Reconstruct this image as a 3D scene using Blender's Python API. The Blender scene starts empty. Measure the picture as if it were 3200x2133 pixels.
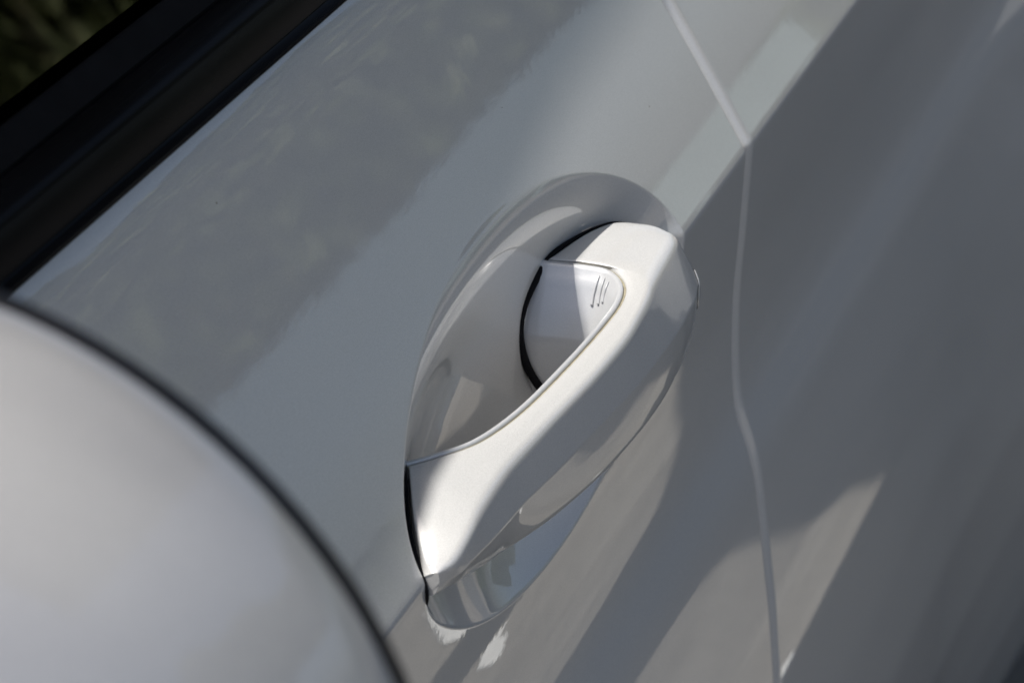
import bpy, math, random
import numpy as np
from mathutils import Matrix, Vector
from mathutils.bvhtree import BVHTree

# ------------------------------------------------------------------ camera, sky, sun, exposure
sc = bpy.context.scene
col = sc.collection
ZC = 0.92            # height of the door's crease above the ground; x = outward, y = towards the tail, z = up
cam_d = bpy.data.cameras.new('camera'); cam = bpy.data.objects.new('camera', cam_d); col.objects.link(cam)
sc.camera = cam
cam_d.sensor_width = 36.0; cam_d.lens = 99.49; cam_d.clip_start = 0.02; cam_d.clip_end = 500.0
right = Vector((0.9312, 0.3644, 0.0)); up = Vector((-0.1794, 0.4585, 0.8704)); back = Vector((0.3172, -0.8105, 0.4924))
mw = Matrix((right, up, back)).transposed().to_4x4()
mw.translation = Vector((0.2987, -0.9519, 0.5140 + ZC))
cam.matrix_world = mw
cam_d.dof.use_dof = True; cam_d.dof.focus_distance = 0.995; cam_d.dof.aperture_fstop = 18.0; cam_d.dof.aperture_blades = 7

to_sun = Vector((-1.0, -0.60, 2.4)).normalized()
SUN_EL = math.asin(to_sun.z)
world = bpy.data.worlds.new('World'); sc.world = world; world.use_nodes = True
wn = world.node_tree.nodes; wl = world.node_tree.links
bg = wn['Background']; sky = wn.new('ShaderNodeTexSky'); sky.sky_type = 'NISHITA'; sky.sun_disc = False
sky.sun_elevation = SUN_EL; sky.sun_rotation = math.atan2(to_sun.x, to_sun.y)
sky.air_density = 1.0; sky.dust_density = 4.0; sky.ozone_density = 0.6
wl.new(sky.outputs[0], bg.inputs[0]); bg.inputs[1].default_value = 0.078
sun_d = bpy.data.lights.new('sun', 'SUN'); sun_d.energy = 2.9; sun_d.angle = math.radians(0.53); sun_d.color = (1.0, 0.975, 0.94)
sun = bpy.data.objects.new('sun', sun_d); col.objects.link(sun)
sun.rotation_euler = to_sun.to_track_quat('Z', 'Y').to_euler(); sun.location = to_sun * 20
sc.view_settings.view_transform = 'Standard'; sc.view_settings.look = 'None'
sc.view_settings.exposure = 1.0; sc.view_settings.gamma = 1.0; sc.view_settings.use_curve_mapping = False
sc.render.engine = 'CYCLES'; sc.cycles.max_bounces = 10; sc.cycles.use_denoising = True

rng = np.random.default_rng(7); random.seed(7)

# ------------------------------------------------------------------ materials
def new_mat(name):
    m = bpy.data.materials.new(name); m.use_nodes = True
    return m, m.node_tree.nodes, m.node_tree.links, m.node_tree.nodes['Principled BSDF']

def coords(n, l, scale=(1, 1, 1)):
    tc = n.new('ShaderNodeTexCoord'); mp = n.new('ShaderNodeMapping'); mp.inputs['Scale'].default_value = scale
    l.new(tc.outputs['Object'], mp.inputs['Vector']); return mp.outputs[0]

def noise(n, l, vec, scale, detail=4, rough=0.5):
    t = n.new('ShaderNodeTexNoise'); t.inputs['Scale'].default_value = scale
    t.inputs['Detail'].default_value = detail; t.inputs['Roughness'].default_value = rough
    l.new(vec, t.inputs['Vector']); return t.outputs['Fac']

def ramp(n, l, fac, stops):
    r = n.new('ShaderNodeValToRGB'); e = r.color_ramp.elements
    while len(e) < len(stops): e.new(0.5)
    for i, (p, c) in enumerate(stops): e[i].position = p; e[i].color = (*c, 1)
    l.new(fac, r.inputs[0]); return r.outputs[0]

def bump(n, l, h, strength, dist):
    b = n.new('ShaderNodeBump'); b.inputs['Strength'].default_value = strength; b.inputs['Distance'].default_value = dist
    l.new(h, b.inputs['Height']); return b.outputs[0]

def mat_paint():
    m, n, l, p = new_mat('silver_metallic_paint')
    v = coords(n, l)
    flake = noise(n, l, v, 2600, 2, 0.6)
    c = ramp(n, l, flake, [(0.30, (0.50, 0.492, 0.472)), (0.70, (0.62, 0.61, 0.588))])
    vo = n.new('ShaderNodeTexVoronoi'); vo.inputs['Scale'].default_value = 80; l.new(v, vo.inputs['Vector'])     # sparse dust specks
    lt = n.new('ShaderNodeMath'); lt.operation = 'LESS_THAN'; lt.inputs[1].default_value = 0.032; l.new(vo.outputs['Distance'], lt.inputs[0])
    sep = n.new('ShaderNodeSeparateColor'); l.new(vo.outputs['Color'], sep.inputs[0])
    pick = n.new('ShaderNodeMath'); pick.operation = 'LESS_THAN'; pick.inputs[1].default_value = 0.10; l.new(sep.outputs[0], pick.inputs[0])
    both = n.new('ShaderNodeMath'); both.operation = 'MULTIPLY'; l.new(lt.outputs[0], both.inputs[0]); l.new(pick.outputs[0], both.inputs[1])
    mx = n.new('ShaderNodeMix'); mx.data_type = 'RGBA'; l.new(both.outputs[0], mx.inputs[0]); l.new(c, mx.inputs[6]); mx.inputs[7].default_value = (0.22, 0.19, 0.15, 1)
    l.new(mx.outputs[2], p.inputs['Base Color'])
    p.inputs['Metallic'].default_value = 0.13; p.inputs['Roughness'].default_value = 0.38; p.inputs['Specular IOR Level'].default_value = 0.06
    p.inputs['Coat Weight'].default_value = 1.0; p.inputs['Coat IOR'].default_value = 1.68
    dust = noise(n, l, v, 14, 5, 0.6)
    r = n.new('ShaderNodeMapRange'); r.inputs[3].default_value = 0.004; r.inputs[4].default_value = 0.014
    l.new(dust, r.inputs[0]); l.new(r.outputs[0], p.inputs['Coat Roughness'])
    l.new(bump(n, l, flake, 0.10, 0.0004), p.inputs['Normal'])
    # orange peel of the clear coat
    l.new(bump(n, l, noise(n, l, v, 260, 2, 0.5), 0.010, 0.001), p.inputs['Coat Normal'])
    return m

def mat_plain(name, c, rough=0.5, metallic=0.0, coat=0.0, var=0.15, scale=60, bmp=0.0, bscale=400):
    m, n, l, p = new_mat(name); v = coords(n, l)
    a = tuple(x * (1 - var) for x in c); b = tuple(min(1, x * (1 + var)) for x in c)
    l.new(ramp(n, l, noise(n, l, v, scale), [(0.35, a), (0.65, b)]), p.inputs['Base Color'])
    p.inputs['Roughness'].default_value = rough; p.inputs['Metallic'].default_value = metallic
    p.inputs['Coat Weight'].default_value = coat
    if bmp: l.new(bump(n, l, noise(n, l, v, bscale), bmp, 0.001), p.inputs['Normal'])
    return m

def mat_glass():
    m, n, l, p = new_mat('tinted_window_glass')
    out = n['Material Output']; n.remove(p)
    tr = n.new('ShaderNodeBsdfTransparent'); gl = n.new('ShaderNodeBsdfGlossy'); mx = n.new('ShaderNodeMixShader'); fr = n.new('ShaderNodeFresnel')
    fr.inputs[0].default_value = 1.9; gl.inputs['Roughness'].default_value = 0.003
    v = coords(n, l)
    l.new(ramp(n, l, noise(n, l, v, 3), [(0.3, (0.50, 0.55, 0.50)), (0.7, (0.53, 0.58, 0.53))]), tr.inputs[0])
    l.new(fr.outputs[0], mx.inputs[0]); l.new(tr.outputs[0], mx.inputs[1]); l.new(gl.outputs[0], mx.inputs[2]); l.new(mx.outputs[0], out.inputs[0])
    return m

def mat_paving():
    m, n, l, p = new_mat('worn_concrete_paving')
    v = coords(n, l, (1, 1, 1))
    big = noise(n, l, v, 0.9, 4, 0.55); fine = noise(n, l, v, 38, 6, 0.7)
    streak = noise(n, l, coords(n, l, (9, 1.2, 1)), 1.6, 5, 0.6)
    mx = n.new('ShaderNodeMath'); mx.operation = 'ADD'; l.new(big, mx.inputs[0]); l.new(streak, mx.inputs[1])
    m2 = n.new('ShaderNodeMath'); m2.operation = 'MULTIPLY_ADD'; l.new(fine, m2.inputs[0]); m2.inputs[1].default_value = 0.5; l.new(mx.outputs[0], m2.inputs[2])
    m3 = n.new('ShaderNodeMath'); m3.operation = 'MULTIPLY'; l.new(m2.outputs[0], m3.inputs[0]); m3.inputs[1].default_value = 0.4
    l.new(ramp(n, l, m3.outputs[0], [(0.36, (0.12, 0.109, 0.093)), (0.5, (0.215, 0.196, 0.168)), (0.66, (0.31, 0.288, 0.25))]), p.inputs['Base Color'])
    p.inputs['Roughness'].default_value = 0.9
    l.new(bump(n, l, fine, 0.5, 0.004), p.inputs['Normal'])
    return m

def mat_leaf():
    m, n, l, p = new_mat('tree_leaf')
    v = coords(n, l)
    l.new(ramp(n, l, noise(n, l, v, 2.2, 5, 0.7), [(0.3, (0.045, 0.070, 0.022)), (0.55, (0.095, 0.125, 0.038)), (0.72, (0.16, 0.13, 0.065))]), p.inputs['Base Color'])
    p.inputs['Roughness'].default_value = 0.6
    return m

PAINT = mat_paint()
GLOSS_BLACK = mat_plain('gloss_black_trim', (0.006, 0.006, 0.007), 0.2, scale=20)
GLOSS_BLACK.node_tree.nodes['Principled BSDF'].inputs['Specular IOR Level'].default_value = 0.06
RUBBER = mat_plain('black_rubber', (0.008, 0.008, 0.009), 0.75, bmp=0.2)
RUBBER.node_tree.nodes['Principled BSDF'].inputs['Specular IOR Level'].default_value = 0.06
GLASS = mat_glass()
GRIP = mat_plain('pearl_silver_plastic', (0.55, 0.55, 0.55), 0.33, 0.25, 0.25, var=0.05, scale=2600)
TAN = mat_plain('dusty_tan_seam', (0.30, 0.27, 0.19), 0.8, scale=300)
SEAT = mat_plain('olive_seat_fabric', (0.36, 0.37, 0.24), 0.9, var=0.3, scale=14, bmp=0.3)
INTERIOR = mat_plain('dark_cabin_trim', (0.012, 0.012, 0.013), 0.75, bmp=0.2)
MIRROR = mat_plain('mirror_silvering', (0.85, 0.86, 0.87), 0.01, 1.0, var=0.01)
BLACK_PLASTIC = mat_plain('black_mirror_plastic', (0.014, 0.013, 0.015), 0.42)
TYRE = mat_plain('tyre_rubber', (0.02, 0.02, 0.02), 0.85, bmp=0.4, bscale=120)
ALLOY = mat_plain('alloy_wheel', (0.55, 0.55, 0.56), 0.3, 0.9, var=0.05)
PAVING = mat_paving()
LEAF = mat_leaf(); LEAF2 = mat_leaf(); LEAF2.name = 'sun_painted_leaf'
for e, c in zip(next(x for x in LEAF2.node_tree.nodes if x.type == 'VALTORGB').color_ramp.elements, ((.07, .09, .032), (.13, .15, .055), (.20, .17, .09))): e.color = (*c, 1)  # belt leaves: sunlight put into the colour, to mirror brighter in the glass
BARK = mat_plain('bark', (0.10, 0.08, 0.06), 0.9, bmp=0.6, bscale=30)

# ------------------------------------------------------------------ mesh helpers
def link(name, me, mat, parent=None):
    o = bpy.data.objects.new(name, me); col.objects.link(o)
    if mat is not None: me.materials.append(mat)
    if parent is not None: o.parent = parent
    return o

def mesh_from(name, verts, faces, smooth=True, normals=None):
    me = bpy.data.meshes.new(name)
    me.from_pydata([tuple(v) for v in verts], [], [tuple(int(i) for i in f) for f in faces]); me.update()
    me.polygons.foreach_set('use_smooth', [smooth] * len(me.polygons))
    if normals is not None: me.normals_split_custom_set_from_vertices([tuple(x) for x in normals])
    return me

def grid_faces(ny, nx, closed_y=False, flip=False):
    i = np.arange(ny if closed_y else ny - 1)[:, None]; j = np.arange(nx - 1)[None, :]
    a = i * nx + j; b = a + 1; i2 = (i + 1) % ny; d = i2 * nx + j; c = d + 1
    f = np.stack([a + 0 * j, b, c, d], -1).reshape(-1, 4)
    return f[:, ::-1] if flip else f

def grid(name, P, mat, parent=None, closed_y=False, flip=False, normals=None):
    ny, nx = P.shape[:2]
    me = mesh_from(name, P.reshape(-1, 3), grid_faces(ny, nx, closed_y, flip), True, None if normals is None else normals.reshape(-1, 3))
    return link(name, me, mat, parent)

def catmull(pts, n):
    pts = np.asarray(pts, float); P = np.vstack([2 * pts[0] - pts[1], pts, 2 * pts[-1] - pts[-2]]); out = []
    for i in range(1, len(P) - 2):
        p0, p1, p2, p3 = P[i - 1:i + 3]; t = np.linspace(0, 1, n, endpoint=False)[:, None]
        out.append(0.5 * (2 * p1 + (p2 - p0) * t + (2 * p0 - 5 * p1 + 4 * p2 - p3) * t * t + (3 * p1 - p0 - 3 * p2 + p3) * t ** 3))
    out.append(pts[-1][None]); return np.vstack(out)

def tube(name, pts, r, mat, parent=None, n=8, sub=6, rr=None):
    c = catmull(pts, sub); m = len(c); T = np.gradient(c, axis=0); T /= np.linalg.norm(T, axis=1)[:, None]
    ref = np.array([0.31, 0.2, 0.93]); N = np.cross(T, ref); N /= np.linalg.norm(N, axis=1)[:, None]; B = np.cross(T, N)
    rad = np.full(m, r) if rr is None else np.interp(np.linspace(0, 1, m), np.linspace(0, 1, len(rr)), rr)
    a = np.linspace(0, 2 * np.pi, n, endpoint=False)
    P = c[None] + rad[None, :, None] * (np.cos(a)[:, None, None] * N[None] + np.sin(a)[:, None, None] * B[None])
    verts = list(P.reshape(-1, 3)); f = [tuple(x) for x in grid_faces(n, m, True)]
    f.append(tuple(i * m for i in range(n))); f.append(tuple(i * m + m - 1 for i in range(n))[::-1])
    return link(name, mesh_from(name, verts, f), mat, parent)

def sweep_profile(name, prof, y0, y1, mat, parent=None, ny=2):
    """a closed (x, z) profile drawn out along the car"""
    prof = np.asarray(prof, float); ys = np.linspace(y0, y1, ny)
    P = np.stack([np.stack([np.full(ny, x), ys, np.full(ny, z)], -1) for x, z in prof])
    f = [tuple(x) for x in grid_faces(len(prof), ny, True)]
    k = len(prof); f.append(tuple(i * ny for i in range(k))[::-1]); f.append(tuple(i * ny + ny - 1 for i in range(k)))
    me = mesh_from(name, P.reshape(-1, 3), f)
    o = link(name, me, mat, parent); me.set_sharp_from_angle(angle=math.radians(38)); return o

# ------------------------------------------------------------------ the body side: outward offset as a function of place
vt = np.arange(-0.85, 0.20, 0.0002)
def gsm(y, sig):
    k = int(4 * sig / 0.0002); x = np.arange(-k, k + 1) * 0.0002; g = np.exp(-x * x / (2 * sig * sig)); g /= g.sum()
    yp = np.concatenate([y[0] + (y[1] - y[0]) * np.arange(-k, 0), y, y[-1] + (y[-1] - y[-2]) * np.arange(1, k + 1)])
    return np.convolve(yp, g, 'valid')
low = np.array([(-.85, -.034), (-.75, -.006), (-.66, .010), (-.60, .018), (-.52, .027), (-.42, .0320), (-.34, .0298), (-.271, .025), (-.231, .021), (-.196, .0160), (-.172, .0126), (-.1515, .0096),
                (-.127, -.0002), (-.102, -.0024), (-.081, -.0030), (-.066, -.0030), (-.046, -.0018), (-.021, -.0008), (0, 0), (.2, .006)])
shd = np.array([(-.2, .125), (0, 0), (.009, -.0056), (.021, -.0128), (.041, -.0252), (.06, -.0375), (.10, -.0625), (.125, -.0780), (.1366, -.0862), (.145, -.094), (.2, -.16)])
wl_ = gsm(np.interp(vt, low[:, 0], low[:, 1]), 0.007)
ws_ = gsm(np.interp(vt, shd[:, 0], shd[:, 1]), 0.006)
prof = gsm(np.minimum(wl_ - np.interp(0, vt, wl_), ws_ - np.interp(0, vt, ws_)), 0.0013)
prof -= np.interp(0, vt, prof)
def w_door(u, v):
    w = np.interp(v, vt, prof)
    a = np.clip((u - 0.44) / 0.75, 0, 1); b = np.clip((-v - 0.03) / 0.25, 0, 1)
    return w - 0.010 * (u - 0.1) ** 2 * np.where(u > 0.1, 0.4, 1.0) + 0.048 * a * a * (3 - 2 * a) * b * b * (3 - 2 * b)
CU, CA, CB, FLOOR, CP = -0.133, 0.133, 0.0585, -0.0340, 3.3
RIM = (1.0012, 0.0255, -0.0716, -0.0408, 0.0043, -0.0159, 0.021, 0.019, 0.0016)
def rho(u, v):
    x = (u - CU) / CA; y = v / CB; t = np.arctan2(y, x); r = RIM[0]
    for k in range(1, 5): r = r + RIM[2 * k - 1] * np.cos(k * t) + RIM[2 * k] * np.sin(k * t)
    return np.hypot(x, y) / r
def w_front(u, v):
    p = rho(u, v); d = 2e-4
    g = CP * np.hypot(rho(u + d, v) - rho(u - d, v), rho(u, v + d) - rho(u, v - d)) / (2 * d)
    q = 1 - np.minimum(p, 1.6) ** CP
    e = 0.0007 * g + 1e-6
    qs = np.where(q > e, q, np.where(q < -e, 0.0, (q + e) ** 2 / (4 * e)))
    wd = w_door(u, v)
    return wd + (FLOOR - wd) * qs
def surf(fn, u, v):
    e = 1e-4; w = fn(u, v)
    n = np.stack([np.ones_like(w), -(fn(u + e, v) - fn(u - e, v)) / (2 * e), -(fn(u, v + e) - fn(u, v - e)) / (2 * e)], -1)
    n /= np.linalg.norm(n, axis=-1)[..., None]
    return np.stack([w, u, v + ZC], -1), n
def spaced(*segs):
    out = [segs[0][0]]
    for a, b, d in segs: out += list(np.linspace(a, b, max(2, int(round(abs(b - a) / d)) + 1))[1:])
    return np.array(out)

def panel(name, fn, us, vs, parent, lead=None, trail=None, cut=None, r=0.0025, depth=0.016):
    """a pressed steel panel; its front and rear edges roll over into a flange"""
    V, Uu = np.meshgrid(vs, us, indexing='ij'); P, N = surf(fn, Uu, V); cols = [P]; ncol = [N]
    def edge(P1, N1, sgn):
        out_p, out_n = [], []; Y = np.array([0, sgn, 0.0]); Ny = N1 - N1[:, 1:2] * np.array([0, 1.0, 0]); Ny /= np.linalg.norm(Ny, axis=1)[:, None]
        for a in np.linspace(0, np.pi / 2, 7)[1:]:
            out_p.append(P1 + Y * r * np.sin(a) - Ny * r * (1 - np.cos(a))); out_n.append(Ny * np.cos(a) + Y * np.sin(a))
        for d in (0.3, 1.0):
            out_p.append(P1 + Y * r - Ny * (r + depth * d)); out_n.append(np.tile(Y, (len(P1), 1)))
        return np.stack(out_p, 1), np.stack(out_n, 1)
    if trail: a, b = edge(P[:, -1], N[:, -1], 1.0); cols.append(a); ncol.append(b)
    if lead: a, b = edge(P[:, 0], N[:, 0], -1.0); cols.insert(0, a[:, ::-1]); ncol.insert(0, b[:, ::-1])
    P = np.concatenate(cols, 1); N = np.concatenate(ncol, 1); ny, nx = P.shape[:2]
    f = grid_faces(ny, nx); flat = P.reshape(-1, 3); c = flat[f].mean(1)
    sets = [(name, np.ones(len(f), bool))] if cut is None else [(name, ~cut(c)), (None, cut(c))]
    made = []
    for nm, mk in sets:
        ff = f[mk]; used = np.unique(ff); inv = np.zeros(len(flat), int); inv[used] = np.arange(len(used))
        me = mesh_from(nm or 'handle_cup', flat[used], inv[ff], True, N.reshape(-1, 3)[used])
        made.append(link(nm or 'handle_cup', me, PAINT, parent))
    return made

# ------------------------------------------------------------------ ground
def ground():
    s = 60.0
    o = link('ground', mesh_from('ground', [(-s, -s, 0), (s, -s, 0), (s, s, 0), (-s, s, 0)], [(0, 1, 2, 3)]), PAVING)
    o['kind'] = 'structure'; o['label'] = 'pale worn paving the car stands on'
ground()
ASPHALT = mat_plain('asphalt', (0.125, 0.125, 0.123), 0.9, var=0.2, scale=25, bmp=0.5, bscale=150)
rd = link('road', mesh_from('road', [(1.35, -30, .004), (4.6, -30, .004), (4.6, 45, .004), (1.35, 45, .004)], [(0, 1, 2, 3)]), ASPHALT); rd['kind'] = 'structure'
MATT_WHITE = mat_plain('matt_white', (0.80, 0.79, 0.75), 0.8, var=0.06, scale=40)  # white ground patches, put there to be mirrored in the door
for poly in (((.382, .845), (.405, .835), (.440, .868), (.447, .893), (.425, .905), (.400, .885), (.388, .905)), ((.370, 1.00), (.385, .99), (.396, 1.03), (.388, 1.06), (.374, 1.05))):
    pm = link('white_patch', mesh_from('white_patch', [(x, y, .004) for x, y in poly], [tuple(range(len(poly)))]), MATT_WHITE); pm['kind'] = 'structure'

# ------------------------------------------------------------------ the car
car = bpy.data.objects.new('car', None); col.objects.link(car)
car['label'] = 'silver metallic car seen close along its front door'; car['category'] = 'car'

us = spaced((-0.93, -0.31, 0.012), (-0.31, 0.012, 0.0004), (0.012, 0.0785, 0.004))
vs = spaced((-0.79, -0.10, 0.008), (-0.10, -0.074, 0.002), (-0.074, -0.004, 0.0004), (-0.004, 0.004, 0.00025), (0.004, 0.066, 0.0004), (0.066, 0.139, 0.003))
front_door, cup = panel('front_door', w_front, us, vs, car, lead=True, trail=True,
                        cut=lambda c: rho(c[:, 1], c[:, 2] - ZC) < 0.993)
cup.parent = front_door
us = spaced((0.0906, 0.12, 0.004), (0.12, 0.98, 0.02))
vs2 = spaced((-0.79, -0.10, 0.008), (-0.10, -0.004, 0.003), (-0.004, 0.004, 0.0004), (0.004, 0.139, 0.003))
rear_door, = panel('rear_door', w_door, us, vs2, car, lead=True, trail=True, r=0.0058, depth=0.018)
def arch(yc):
    return lambda c: (c[:, 1] - yc) ** 2 + (c[:, 2] - 0.33) ** 2 < 0.36 ** 2
for nm, a, b, yc in (('front_fender', -2.25, -0.94, -1.55), ('rear_quarter', 0.99, 2.30, 1.32)):
    p = panel(nm, w_door, spaced((a, b, 0.02)), vs2, car, cut=arch(yc))
    bpy.data.objects.remove(p[1])

# dark rubber seal behind the shut line
ys = np.array([0.074, 0.096]); vv = np.linspace(-0.72, 0.136, 60)
P = np.stack([np.stack([w_door(np.full(60, y), vv) - 0.013, np.full(60, y), vv + ZC], -1) for y in ys], 1)
grid('door_seal', P, RUBBER, car)

# belt moulding, wiper lip, glass
def belt(parent, y0, y1):
    z = ZC
    m = sweep_profile('belt_moulding', [(-.0855, z + .1350), (-.0838, z + .1370), (-.0838, z + .1386), (-.0858, z + .1396), (-.0864, z + .1404), (-.0856, z + .1416),
                       (-.0860, z + .1432), (-.0874, z + .1475), (-.0893, z + .1525), (-.0912, z + .1556), (-.0940, z + .1572), (-.0990, z + .1578), (-.1030, z + .1575), (-.1040, z + .1350)], y0, y1, GLOSS_BLACK, parent)
    s = sweep_profile('wiper_lip', [(-.1015, z + .1570), (-.1010, z + .1590), (-.1040, z + .1622), (-.1080, z + .1655), (-.1094, z + .1655), (-.1094, z + .150), (-.1060, z + .150)], y0, y1, RUBBER, parent)
    return m, s
def glass(parent, y0, y1):
    a = np.linspace(0, 1, 9); x = -.1100 - .130 * a - .085 * a * (1 - a); zz = ZC + .145 + .395 * a
    prof_ = [(xx, z1) for xx, z1 in zip(x, zz)] + [(xx - .0034, z1 - .0022) for xx, z1 in zip(x[::-1], zz[::-1])]
    return sweep_profile('window_glass', prof_, y0, y1, GLASS, parent)
belt(front_door, -0.80, 0.080); glass(front_door, -0.62, 0.05)
belt(rear_door, 0.0865, 0.95); glass(rear_door, 0.115, 0.90)
sweep_profile('pillar', [(-.109, ZC + .145), (-.250, ZC + .54), (-.280, ZC + .52), (-.137, ZC + .125)], 0.052, 0.113, GLOSS_BLACK, car)

# roof, far side and cabin (they give the car its shadow)
ry = np.linspace(-0.85, 1.75, 27); rt = np.linspace(0, 1, 17)
ex = np.interp(ry, [-.85, -.55, -.36, -.205, .73, 1.75], [-.262, -.234, -.2365, -.2455, -.262, -.285]); ez = ZC + .56 - .30 * np.clip(-.60 - ry, 0, 9)
RX = ex[None] + rt[:, None] * (-1.744 - 2 * ex[None]); RZ = ez[None] + .05 * 4 * rt[:, None] * (1 - rt[:, None]) ** 1.0
RP = np.stack([RX, np.broadcast_to(ry, RX.shape), RZ], -1)
under = RP[::-1] - np.array([0, 0, .03]); grid('roof', np.concatenate([RP, under]), PAINT, car, closed_y=True)
sweep_profile('far_side', [(-1.66, ZC + .15), (-1.744, ZC), (-1.77, ZC - .30), (-1.74, ZC - .70), (-1.66, ZC - .70), (-1.63, ZC + .15)], -2.2, 2.2, PAINT, car)
sweep_profile('cabin_floor', [(-.10, ZC - .60), (-.10, ZC - .68), (-1.66, ZC - .68), (-1.66, ZC - .60)], -2.2, 2.2, INTERIOR, car)
sweep_profile('inner_door_trim', [(-.114, ZC + .150), (-.135, ZC + .158), (-.165, ZC + .145), (-.185, ZC + .10), (-.20, ZC - .60), (-.11, ZC - .60)], -0.80, 0.95, INTERIOR, car)
for y0 in (-0.15, 0.75):
    sweep_profile('seat', [(-.28, ZC - .60), (-.26, ZC - .22), (-.30, ZC - .18), (-.72, ZC - .18), (-.76, ZC - .22), (-.74, ZC - .60)], y0 - .45, y0, SEAT, car)

# ------------------------------------------------------------------ door handle
S = [  # inner edge, top shoulder, crease, lower edge: station by station from the front tip to the rear tip
 ((.0004,-.2607,.0030), (.0026,-.2599,.0035), (.0026,-.2590,-.0015), (.0012,-.2608,-.0060)),
 ((-.0043,-.2564,.0065),(.0070,-.2551,.0055), (.0066,-.2510,-.0015), (.0030,-.2476,-.0100)),
 ((-.0115,-.2463,.0120),(.0086,-.2458,.0095), (.0084,-.2440,0),     (.0042,-.2368,-.0135)),
 ((-.0213,-.2275,.0195),(.0084,-.2329,.0125), (.0098,-.2314,0),     (.0068,-.2227,-.0165)),
 ((-.0150,-.2183,.0188),(.0084,-.2179,.0145), (.0109,-.2170,0),     (.0076,-.2125,-.0190)),
 ((-.0057,-.2028,.0182),(.0092,-.2050,.0155), (.0118,-.2040,0),    (.0098,-.2010,-.0212)),
 ((.0004,-.1782,.0178),(.0121,-.1800,.0168), (.0149,-.1800,0),    (.0140,-.1790,-.0240)),
 ((.0039,-.1450,.0176), (.0158,-.1480,.0176), (.0186,-.1480,0),    (.0192,-.1470,-.0255)),
 ((.0061,-.1148,.0180), (.0176,-.1190,.0184), (.0216,-.1165,0),    (.0220,-.1160,-.0260)),
 ((.0064,-.0947,.0185), (.0167,-.1000,.0193), (.0224,-.0955,0),    (.0229,-.0945,-.0258)),
 ((.0033,-.0825,.0195),(.0158,-.0885,.0200), (.0225,-.0850,0),    (.0229,-.0815,-.0250)),
 ((-.0052,-.0740,.0198),(.0146,-.0815,.0206), (.0224,-.0770,0),   (.0225,-.0730,-.0243)),
 ((-.0157,-.0736,.0200),(.0138,-.0745,.0207), (.0222,-.0700,0),   (.0222,-.0660,-.0237)),
 ((-.0296,-.0762,.0203),(.0130,-.0660,.0206), (.0217,-.0630,0),   (.0214,-.0585,-.0228)),
 ((-.0245,-.0543,.0202),(.0122,-.0560,.0205), (.0210,-.0530,0),   (.0205,-.0500,-.0218)),
 ((-.0199,-.0428,.0201),(.0115,-.0480,.0203), (.0197,-.0460,0),   (.0192,-.0430,-.0205)),
 ((-.0149,-.0369,.0199),(.0107,-.0430,.0199), (.0182,-.0400,0),   (.0178,-.0375,-.0190)),
 ((-.0060,-.0345,.0196),(.0090,-.0385,.0192), (.0165,-.0345,0),   (.0162,-.0320,-.0172)),
 ((-.0055,-.0290,.0080),(.0048,-.0300,.0075), (.0108,-.0265,0),   (.0108,-.0245,-.0135)),
 ((-.0080,-.0200,-.0020),(-.0040,-.0200,-.0020), (.0005,-.0180,-.0060), (.0000,-.0180,-.0110)),
]
SUB = 8
def rail(k, corners=()):
    pts = np.array([s[k] for s in S]); cuts = [0, *corners, len(pts) - 1]
    out = [catmull(pts[a:b + 1], SUB)[:-1] for a, b in zip(cuts[:-1], cuts[1:])]
    return np.vstack(out + [pts[-1][None]])
RE, RB, RA, RD = rail(0, (3, 13, 17)), rail(1, (17,)), rail(2), rail(3)
mid = np.clip(np.minimum(np.arange(len(RB)), np.arange(len(RB))[::-1]) / 24.0, 0, 1)
RB[:, 0] -= 0.0016 * mid; RB[:, 2] += 0.0004 * mid; RD[:, 0] -= 0.0014 * mid

handle = bpy.data.objects.new('door_handle', None); col.objects.link(handle); handle.parent = car
def up_z(P):
    P = np.array(P, float); P[..., 2] += ZC; return P

def fillet(p0, p1, p2, r, n):
    """points of an arc-like corner at p1"""
    a = p0 - p1; b = p2 - p1; la = np.linalg.norm(a, axis=1)[:, None]; lb = np.linalg.norm(b, axis=1)[:, None]
    d = np.minimum(np.minimum(r, 0.45 * la), 0.45 * lb); A_ = p1 + a / la * d; B_ = p1 + b / lb * d
    return [A_ * (1 - t) ** 2 + 2 * p1 * t * (1 - t) + B_ * t * t for t in np.linspace(0, 1, n)]
RG = RD.copy(); RG[:, 0] = np.minimum(RD[:, 0] - 0.012, RE[:, 0] - 0.001); RG[:, 2] = RD[:, 2] + 0.002; RG[:, 1] = RE[:, 1]
ker = np.ones(13) / 13
for c_ in range(3): RG[:, c_] = np.convolve(np.pad(RG[:, c_], 6, 'edge'), ker, 'valid')
taper = np.clip(np.minimum(np.arange(len(RE)), np.arange(len(RE))[::-1]) / 10.0, 0.15, 1)[:, None]
rows = fillet(RG, RE, RB, 0.0009, 4)
crown = np.cross(RB - RE, np.gradient(RE, axis=0))
for t in (0.15, 0.3, 0.45):
    q = RE * (1 - t) + RB * t; q[:, 2] += 0.0005 * 4 * t * (1 - t) * taper[:, 0]; rows.append(q)
rows += fillet(RE, RB, RA, 0.0038, 9)
rows += fillet(RB, RA, RD, 0.0011, 5)
for t in (0.3, 0.6): rows.append(RA * (1 - t) + RD * t + np.array([0.0004, 0, 0]) * 4 * t * (1 - t) * taper)
rows += fillet(RA, RD, RG, 0.0055, 7)
rows.append(RG)
P = up_z(np.stack(rows))
ny_, nx_ = P.shape[:2]; ff = [tuple(x) for x in grid_faces(ny_, nx_, True, True)]
ff += [tuple(i * nx_ for i in range(ny_)), tuple(i * nx_ + nx_ - 1 for i in range(ny_))[::-1]]
shell = link('handle_shell', mesh_from('handle_shell', P.reshape(-1, 3), ff), PAINT, handle)
shell.data.set_sharp_from_angle(angle=math.radians(55))

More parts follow.
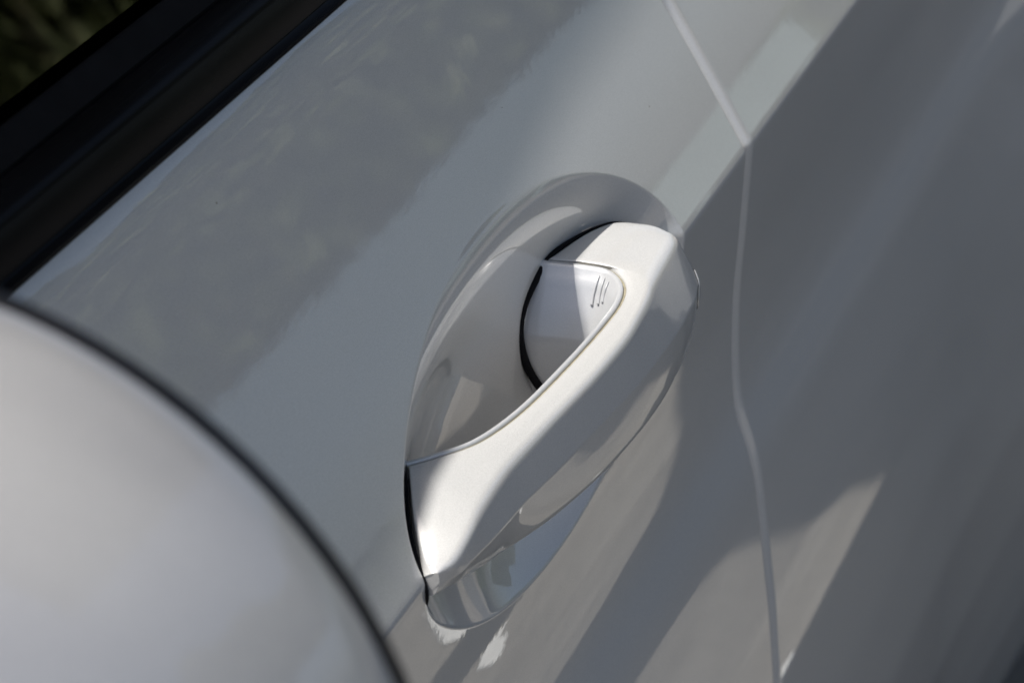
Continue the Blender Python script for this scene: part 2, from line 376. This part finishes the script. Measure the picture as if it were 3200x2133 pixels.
# inner grip piece: lip along the bar, then the finger pad at the rear foot
Cs = catmull(np.array([s[0] for s in S])[3:14], 10)                       # the seam, front to rear
tan = np.gradient(Cs, axis=0); nrm = np.stack([-tan[:, 1], tan[:, 0]], -1); nrm /= np.linalg.norm(nrm, axis=1)[:, None]   # points into the opening
if nrm[40, 0] > 0: nrm = -nrm
def off(d, v): return np.column_stack([Cs[:, 0] + nrm[:, 0] * d, Cs[:, 1] + nrm[:, 1] * d, v])
cv = Cs[:, 2]
k = np.arange(len(Cs)); padw = np.clip((k - 58) / 14.0, 0, 1); padw = padw * padw * (3 - 2 * padw)
dv_ = np.array([-.034, -.015, -.005, .005, .010, .014, .018, .0205, .03]); du_ = np.array([-.0100, -.0112, -.0112, -.0072, -.0048, -.0028, -.0012, 0, 0])
def level(v, d):
    q = off(d, np.minimum(v, cv)); q[:, 1] += padw * np.interp(v, dv_, du_); return q
rows = [off(0.0010, cv - 0.006), off(0.0010, cv - 0.0005), off(0.0012, cv + 0.0000), off(0.0018, cv + 0.0003), off(0.0028, cv - 0.0001), off(0.0034, cv - 0.0010), level(0.0165, 0.0036)]
for v in np.linspace(0.0155, -0.032, 24): rows.append(level(v, 0.0036 + 0.0022 * math.sin(math.pi * (0.02 - v) / 0.055)))
P = np.stack(rows)
ext = P[:, -1:] + np.array([[[-0.010, 0.0005, 0]]])                         # on into the bowl
P = np.concatenate([P, ext], 1)
grip = grid('grip_pad', up_z(P), GRIP, handle, flip=True)

# thin tan bead in the seam between shell and grip
q = off(0.0004, cv - 0.0013); tube('seam_bead', up_z(q[::4]), 0.0006, TAN, handle, n=6, sub=3)

# three raised marks on the pad
bvh = BVHTree.FromPolygons([tuple(v.co) for v in grip.data.vertices], [tuple(p.vertices) for p in grip.data.polygons])
for w0, w1, v0, v1 in ((-.0086, -.0093, .0180, .0084), (-.0062, -.0067, .0180, .0094), (-.0040, -.0049, .0178, .0108)):
    line = []
    for t in np.linspace(0, 1, 7):
        h = bvh.ray_cast(Vector((w0 + (w1 - w0) * t - .0003 * math.sin(math.pi * t), -0.15, v0 + (v1 - v0) * t + ZC)), Vector((0, 1, 0)))
        if h[0] is not None: line.append(tuple(h[0] + Vector((0, -0.0003, 0.0002))))
    tube('raised_mark', line, 0.00038, GRIP, handle, n=8, sub=3, rr=[.00015, .00035, .0004, .0004, .00055])

# black gaskets round both feet
tube('gasket', up_z([(-.0110, -.0175, .0095), (-.0188, -.0285, .0150), (-.0222, -.0388, .0176), (-.0258, -.0528, .0194), (-.0298, -.0732, .0200),
                     (-.0318, -.0837, .0145), (-.0336, -.0912, .0069), (-.0340, -.0941, -.0029), (-.0315, -.0938, -.0156), (-.0261, -.0917, -.0269), (-.022, -.090, -.033)]), 0.002, RUBBER, handle, n=10,
     rr=[.0003, .0004, .0006, .0008, .0011, .0015, .0017, .0017, .0017, .0016, .0016])
tube('gasket', up_z([(-.0222, -.2285, .0180), (-.0130, -.2472, .0105), (-.0060, -.2572, .0045), (-.0010, -.2618, -.002), (-.0010, -.2612, -.008), (-.004, -.256, -.014)]), 0.0016, RUBBER, handle, n=10, rr=[.0003, .0006, .0008, .0007, .0005, .0003])

# lock cover on the rear end
sb = BVHTree.FromPolygons([tuple(v.co) for v in shell.data.vertices], [tuple(p.vertices) for p in shell.data.polygons])
ax = Vector((0.86, 0.51, 0.0)).normalized(); hx = Vector((-0.51, 0.86, 0)).normalized(); hz = Vector((0, 0, 1))
lc = Vector((0.0160, -0.0345, -0.0045 + ZC))
def lens(r):
    ring = []
    for a in np.linspace(0, 2 * np.pi, 48, endpoint=False):
        y = math.sin(a) * 0.0085 * r; x = math.cos(a) * 0.0050 * r * (1 - 0.25 * math.sin(a) ** 2)
        h = (None,); f = 1.0
        while h[0] is None and f > 0.05:
            h = sb.ray_cast(lc + hx * x * f + hz * y * f + ax * 0.03, -ax); f -= 0.05
        ring.append(h[0])
    return ring
def patch(name, radii, lifts, mat):
    rings = [[p + ax * lf for p in lens(r)] for r, lf in zip(radii, lifts)]
    P = np.array([[tuple(p) for p in rg] for rg in rings]).transpose(1, 0, 2)
    return grid(name, P, mat, handle, closed_y=True, flip=True)
patch('lock_groove', (1.045, 1.02, 0.9), (0.00005, 0.0002, 0.0001), RUBBER)
patch('lock_cover', (1.0, 0.995, 0.97, 0.9, 0.75, 0.5, 0.25, 0.01), (0.0, 0.0003, 0.0005, 0.0006, 0.0006, 0.0007, 0.0007, 0.0007), PAINT)

# ------------------------------------------------------------------ side mirror
mirror = bpy.data.objects.new('side_mirror', None); col.objects.link(mirror); mirror.parent = car
MX, MY, MZ, HW, HH = 0.050, -0.600, 0.1945 + ZC, 0.099, 0.098
th = np.linspace(0, 2 * np.pi, 97)[:-1]
def oval(s, y, dx=0, dz=0): return np.column_stack([MX + dx + HW * s * np.cos(th), np.full(96, y), MZ + dz + HH * s * np.sin(th)])
cap = [oval(math.sqrt(max(0, 1 - t ** 2.6)) * 1.0 if t > 0 else 1.0, MY - 0.0035 - 0.1075 * t, -0.010 * t, -0.012 * t) for t in (0, .06, .12, .2, .3, .4, .5, .6, .7, .8, .88, .94, .98, .999)]
cap.insert(0, oval(0.985, MY - 0.0015))
grid('mirror_cap', np.stack(cap).transpose(1, 0, 2), PAINT, mirror, closed_y=True)
rim = [oval(0.975, MY - 0.008), oval(0.980, MY - 0.003), oval(0.990, MY - 0.002), oval(0.992, MY + 0.0018), oval(0.975, MY + 0.0032), oval(0.93, MY + 0.0032), oval(0.92, MY)]
grid('mirror_rim', np.stack(rim).transpose(1, 0, 2), BLACK_PLASTIC, mirror, closed_y=True)
gl = [oval(s, MY + 0.0012) for s in (0.925, 0.6, 0.3, 0.01)]
grid('mirror_glass', np.stack(gl).transpose(1, 0, 2), MIRROR, mirror, closed_y=True)
tube('mirror_foot', [(-0.02, -0.64, MZ - .045), (-0.06, -0.645, MZ - .055), (-0.10, -0.65, MZ - .058)], 0.02, BLACK_PLASTIC, mirror, n=14)

# ------------------------------------------------------------------ wheels
def wheel(x, y):
    e = bpy.data.objects.new('wheel', None); col.objects.link(e); e.parent = car
    def lathe(nm, pr, mat):
        a = np.linspace(0, 2 * np.pi, 49)[:-1]
        P = np.stack([np.stack([np.full(48, x + px), y + pr_ * np.cos(a), 0.33 + pr_ * np.sin(a)], -1) for px, pr_ in pr], 1)
        grid(nm, P, mat, e, closed_y=True)
    lathe('tyre', [(-.20, .22), (-.20, .30), (-.18, .328), (-.02, .328), (0, .30), (0, .24), (-.01, .23)], TYRE)
    lathe('rim', [(-.012, .23), (-.03, .21), (-.05, .10), (-.03, .05), (-.03, .001)], ALLOY)
for x in (-0.02, -1.52):
    for y in (-1.55, 1.32): wheel(x, y)

# ------------------------------------------------------------------ what the paint mirrors: the street side opposite and the tree that shades the ground
def box(name, x0, x1, y0, y1, z0, z1, mat, parent=None):
    v = [(x, y, z) for x in (x0, x1) for y in (y0, y1) for z in (z0, z1)]
    f = [(0, 1, 3, 2), (4, 6, 7, 5), (0, 4, 5, 1), (2, 3, 7, 6), (0, 2, 6, 4), (1, 5, 7, 3)]
    return link(name, mesh_from(name, v, f, False), mat, parent)
MINT = mat_plain('pale_mint', (0.37, 0.47, 0.44), 0.6, var=0.05, scale=2)
rail = bpy.data.objects.new('mint_reflector', None); col.objects.link(rail)  # invented mint strip on posts, added for its reflection above the crease
rail['label'] = 'unseen pale mint strip added for its reflection above the door crease'; rail['category'] = 'reflector'
box('mint_strip', 5.96, 6.0, 8.1, 11.8, 1.28, 1.46, MINT, rail)
for y in (8.3, 9.9, 11.6): box('strip_post', 6.002, 6.09, y, y + .09, 0, 1.40, MINT, rail)

def leaves(name, pts, size, mat, parent=None):
    n = len(pts); a = rng.normal(size=(n, 3)); a /= np.linalg.norm(a, axis=1)[:, None]
    b = np.cross(a, rng.normal(size=(n, 3))); b /= np.linalg.norm(b, axis=1)[:, None]
    L = size * rng.uniform(0.7, 1.3, n)[:, None]; Wd = L * 0.55
    v = np.stack([pts - a * L, pts - b * Wd, pts + a * L, pts + b * Wd], 1).reshape(-1, 3)
    me = bpy.data.meshes.new(name); me.vertices.add(4 * n); me.vertices.foreach_set('co', v.ravel())
    me.loops.add(4 * n); me.loops.foreach_set('vertex_index', np.arange(4 * n)); me.polygons.add(n)
    me.polygons.foreach_set('loop_start', np.arange(n) * 4); me.polygons.foreach_set('loop_total', np.full(n, 4)); me.update(calc_edges=True)
    return link(name, me, mat, parent)

# low hedge along the far side of the street
n = 24000; pt = np.column_stack([rng.uniform(6.2, 6.85, n), rng.uniform(3, 26, n), rng.uniform(0.05, 1.0, n) ** 0.6 * 1.48])
pt[:, 2] *= 1 + 0.05 * np.sin(pt[:, 1] * 2.1)
hg = leaves('hedge', pt, 0.07, LEAF); hg['label'] = 'low clipped hedge across the street behind the mint strip'; hg['category'] = 'hedge'
# far belt of trees beyond the hedge
n = 190000; x = rng.uniform(10.5, 13.5, n); y = rng.uniform(1, 36, n)
bot = 0.97 + 0.232 * x + 0.03 * np.sin(y * 0.7) + 0.015 * np.sin(y * 5.3); top = 6.6 + 0.5 * np.sin(y * 0.8) + 0.35 * np.sin(y * 2.3 + x)
pt = np.column_stack([x, y, bot + 0.18 + (top - bot) * rng.uniform(0, 1, n) ** 1.25])
tb = leaves('tree_belt', pt[pt[:, 2] > 0.1], 0.16, LEAF2); tb['kind'] = 'stuff'; tb['label'] = 'dark green belt of trees mirrored in the side window'; tb['category'] = 'trees'
for y in (4.5, 8.0, 11.0, 26.0, 31.0):
    tube('trunk', [(12, y, 0), (12.05, y + .1, 2), (12.0, y + .15, 4.6)], .12, BARK, tb, n=8, sub=3)

# overhanging tree: its crown shades the ground outside the strip along the car and the side mirror
tree = bpy.data.objects.new('tree', None); col.objects.link(tree); tree.location = (4.6, 4.2, 0)
tree['label'] = 'broad leafy tree whose branches shade the paving'; tree['category'] = 'tree'
n = 220000; z = rng.uniform(3.6, 4.3, n); sw = rng.uniform(-0.6, 3.6, n); su = rng.uniform(-1.2, 5.0, n)
k = to_sun.z
r_in = 0.33; wb = 0.50 + 0.25 * np.clip((su + 0.05) / 0.5, 0, 1); cx, cy = wb - r_in, 1.36 - r_in
dx = np.maximum(sw - cx, 0); dy = np.maximum(su - cy, 0)
edge = np.hypot(dx, dy) - r_in + 0.012 * np.sin(su * 9)
keep = (edge > 0.035) & (su > 0.25); z, sw, su = z[keep], sw[keep], su[keep]
pts = np.column_stack([sw + z * to_sun.x / k - 4.6, su + z * to_sun.y / k - 4.2, z])
leaves('crown', pts, 0.042, LEAF, tree)
n = 15000; z = rng.uniform(6.2, 6.9, n); sw = rng.uniform(0.50, 1.9, n); su = rng.uniform(-1.3, 0.30, n)      # airy twigs higher up
leaves('upper_crown', np.column_stack([sw + z * to_sun.x / k - 4.6, su + z * to_sun.y / k - 4.2, z]), 0.02, LEAF, tree)
tr = tube('trunk', [(0, 0, 0), (-.05, -.1, 1.2), (-.3, -.4, 2.6), (-1.2, -1.2, 3.8), (-3.2, -2.8, 4.2), (-5.0, -4.2, 4.2)], .16, BARK, tree, n=10, rr=[.22, .17, .15, .10, .06, .02])
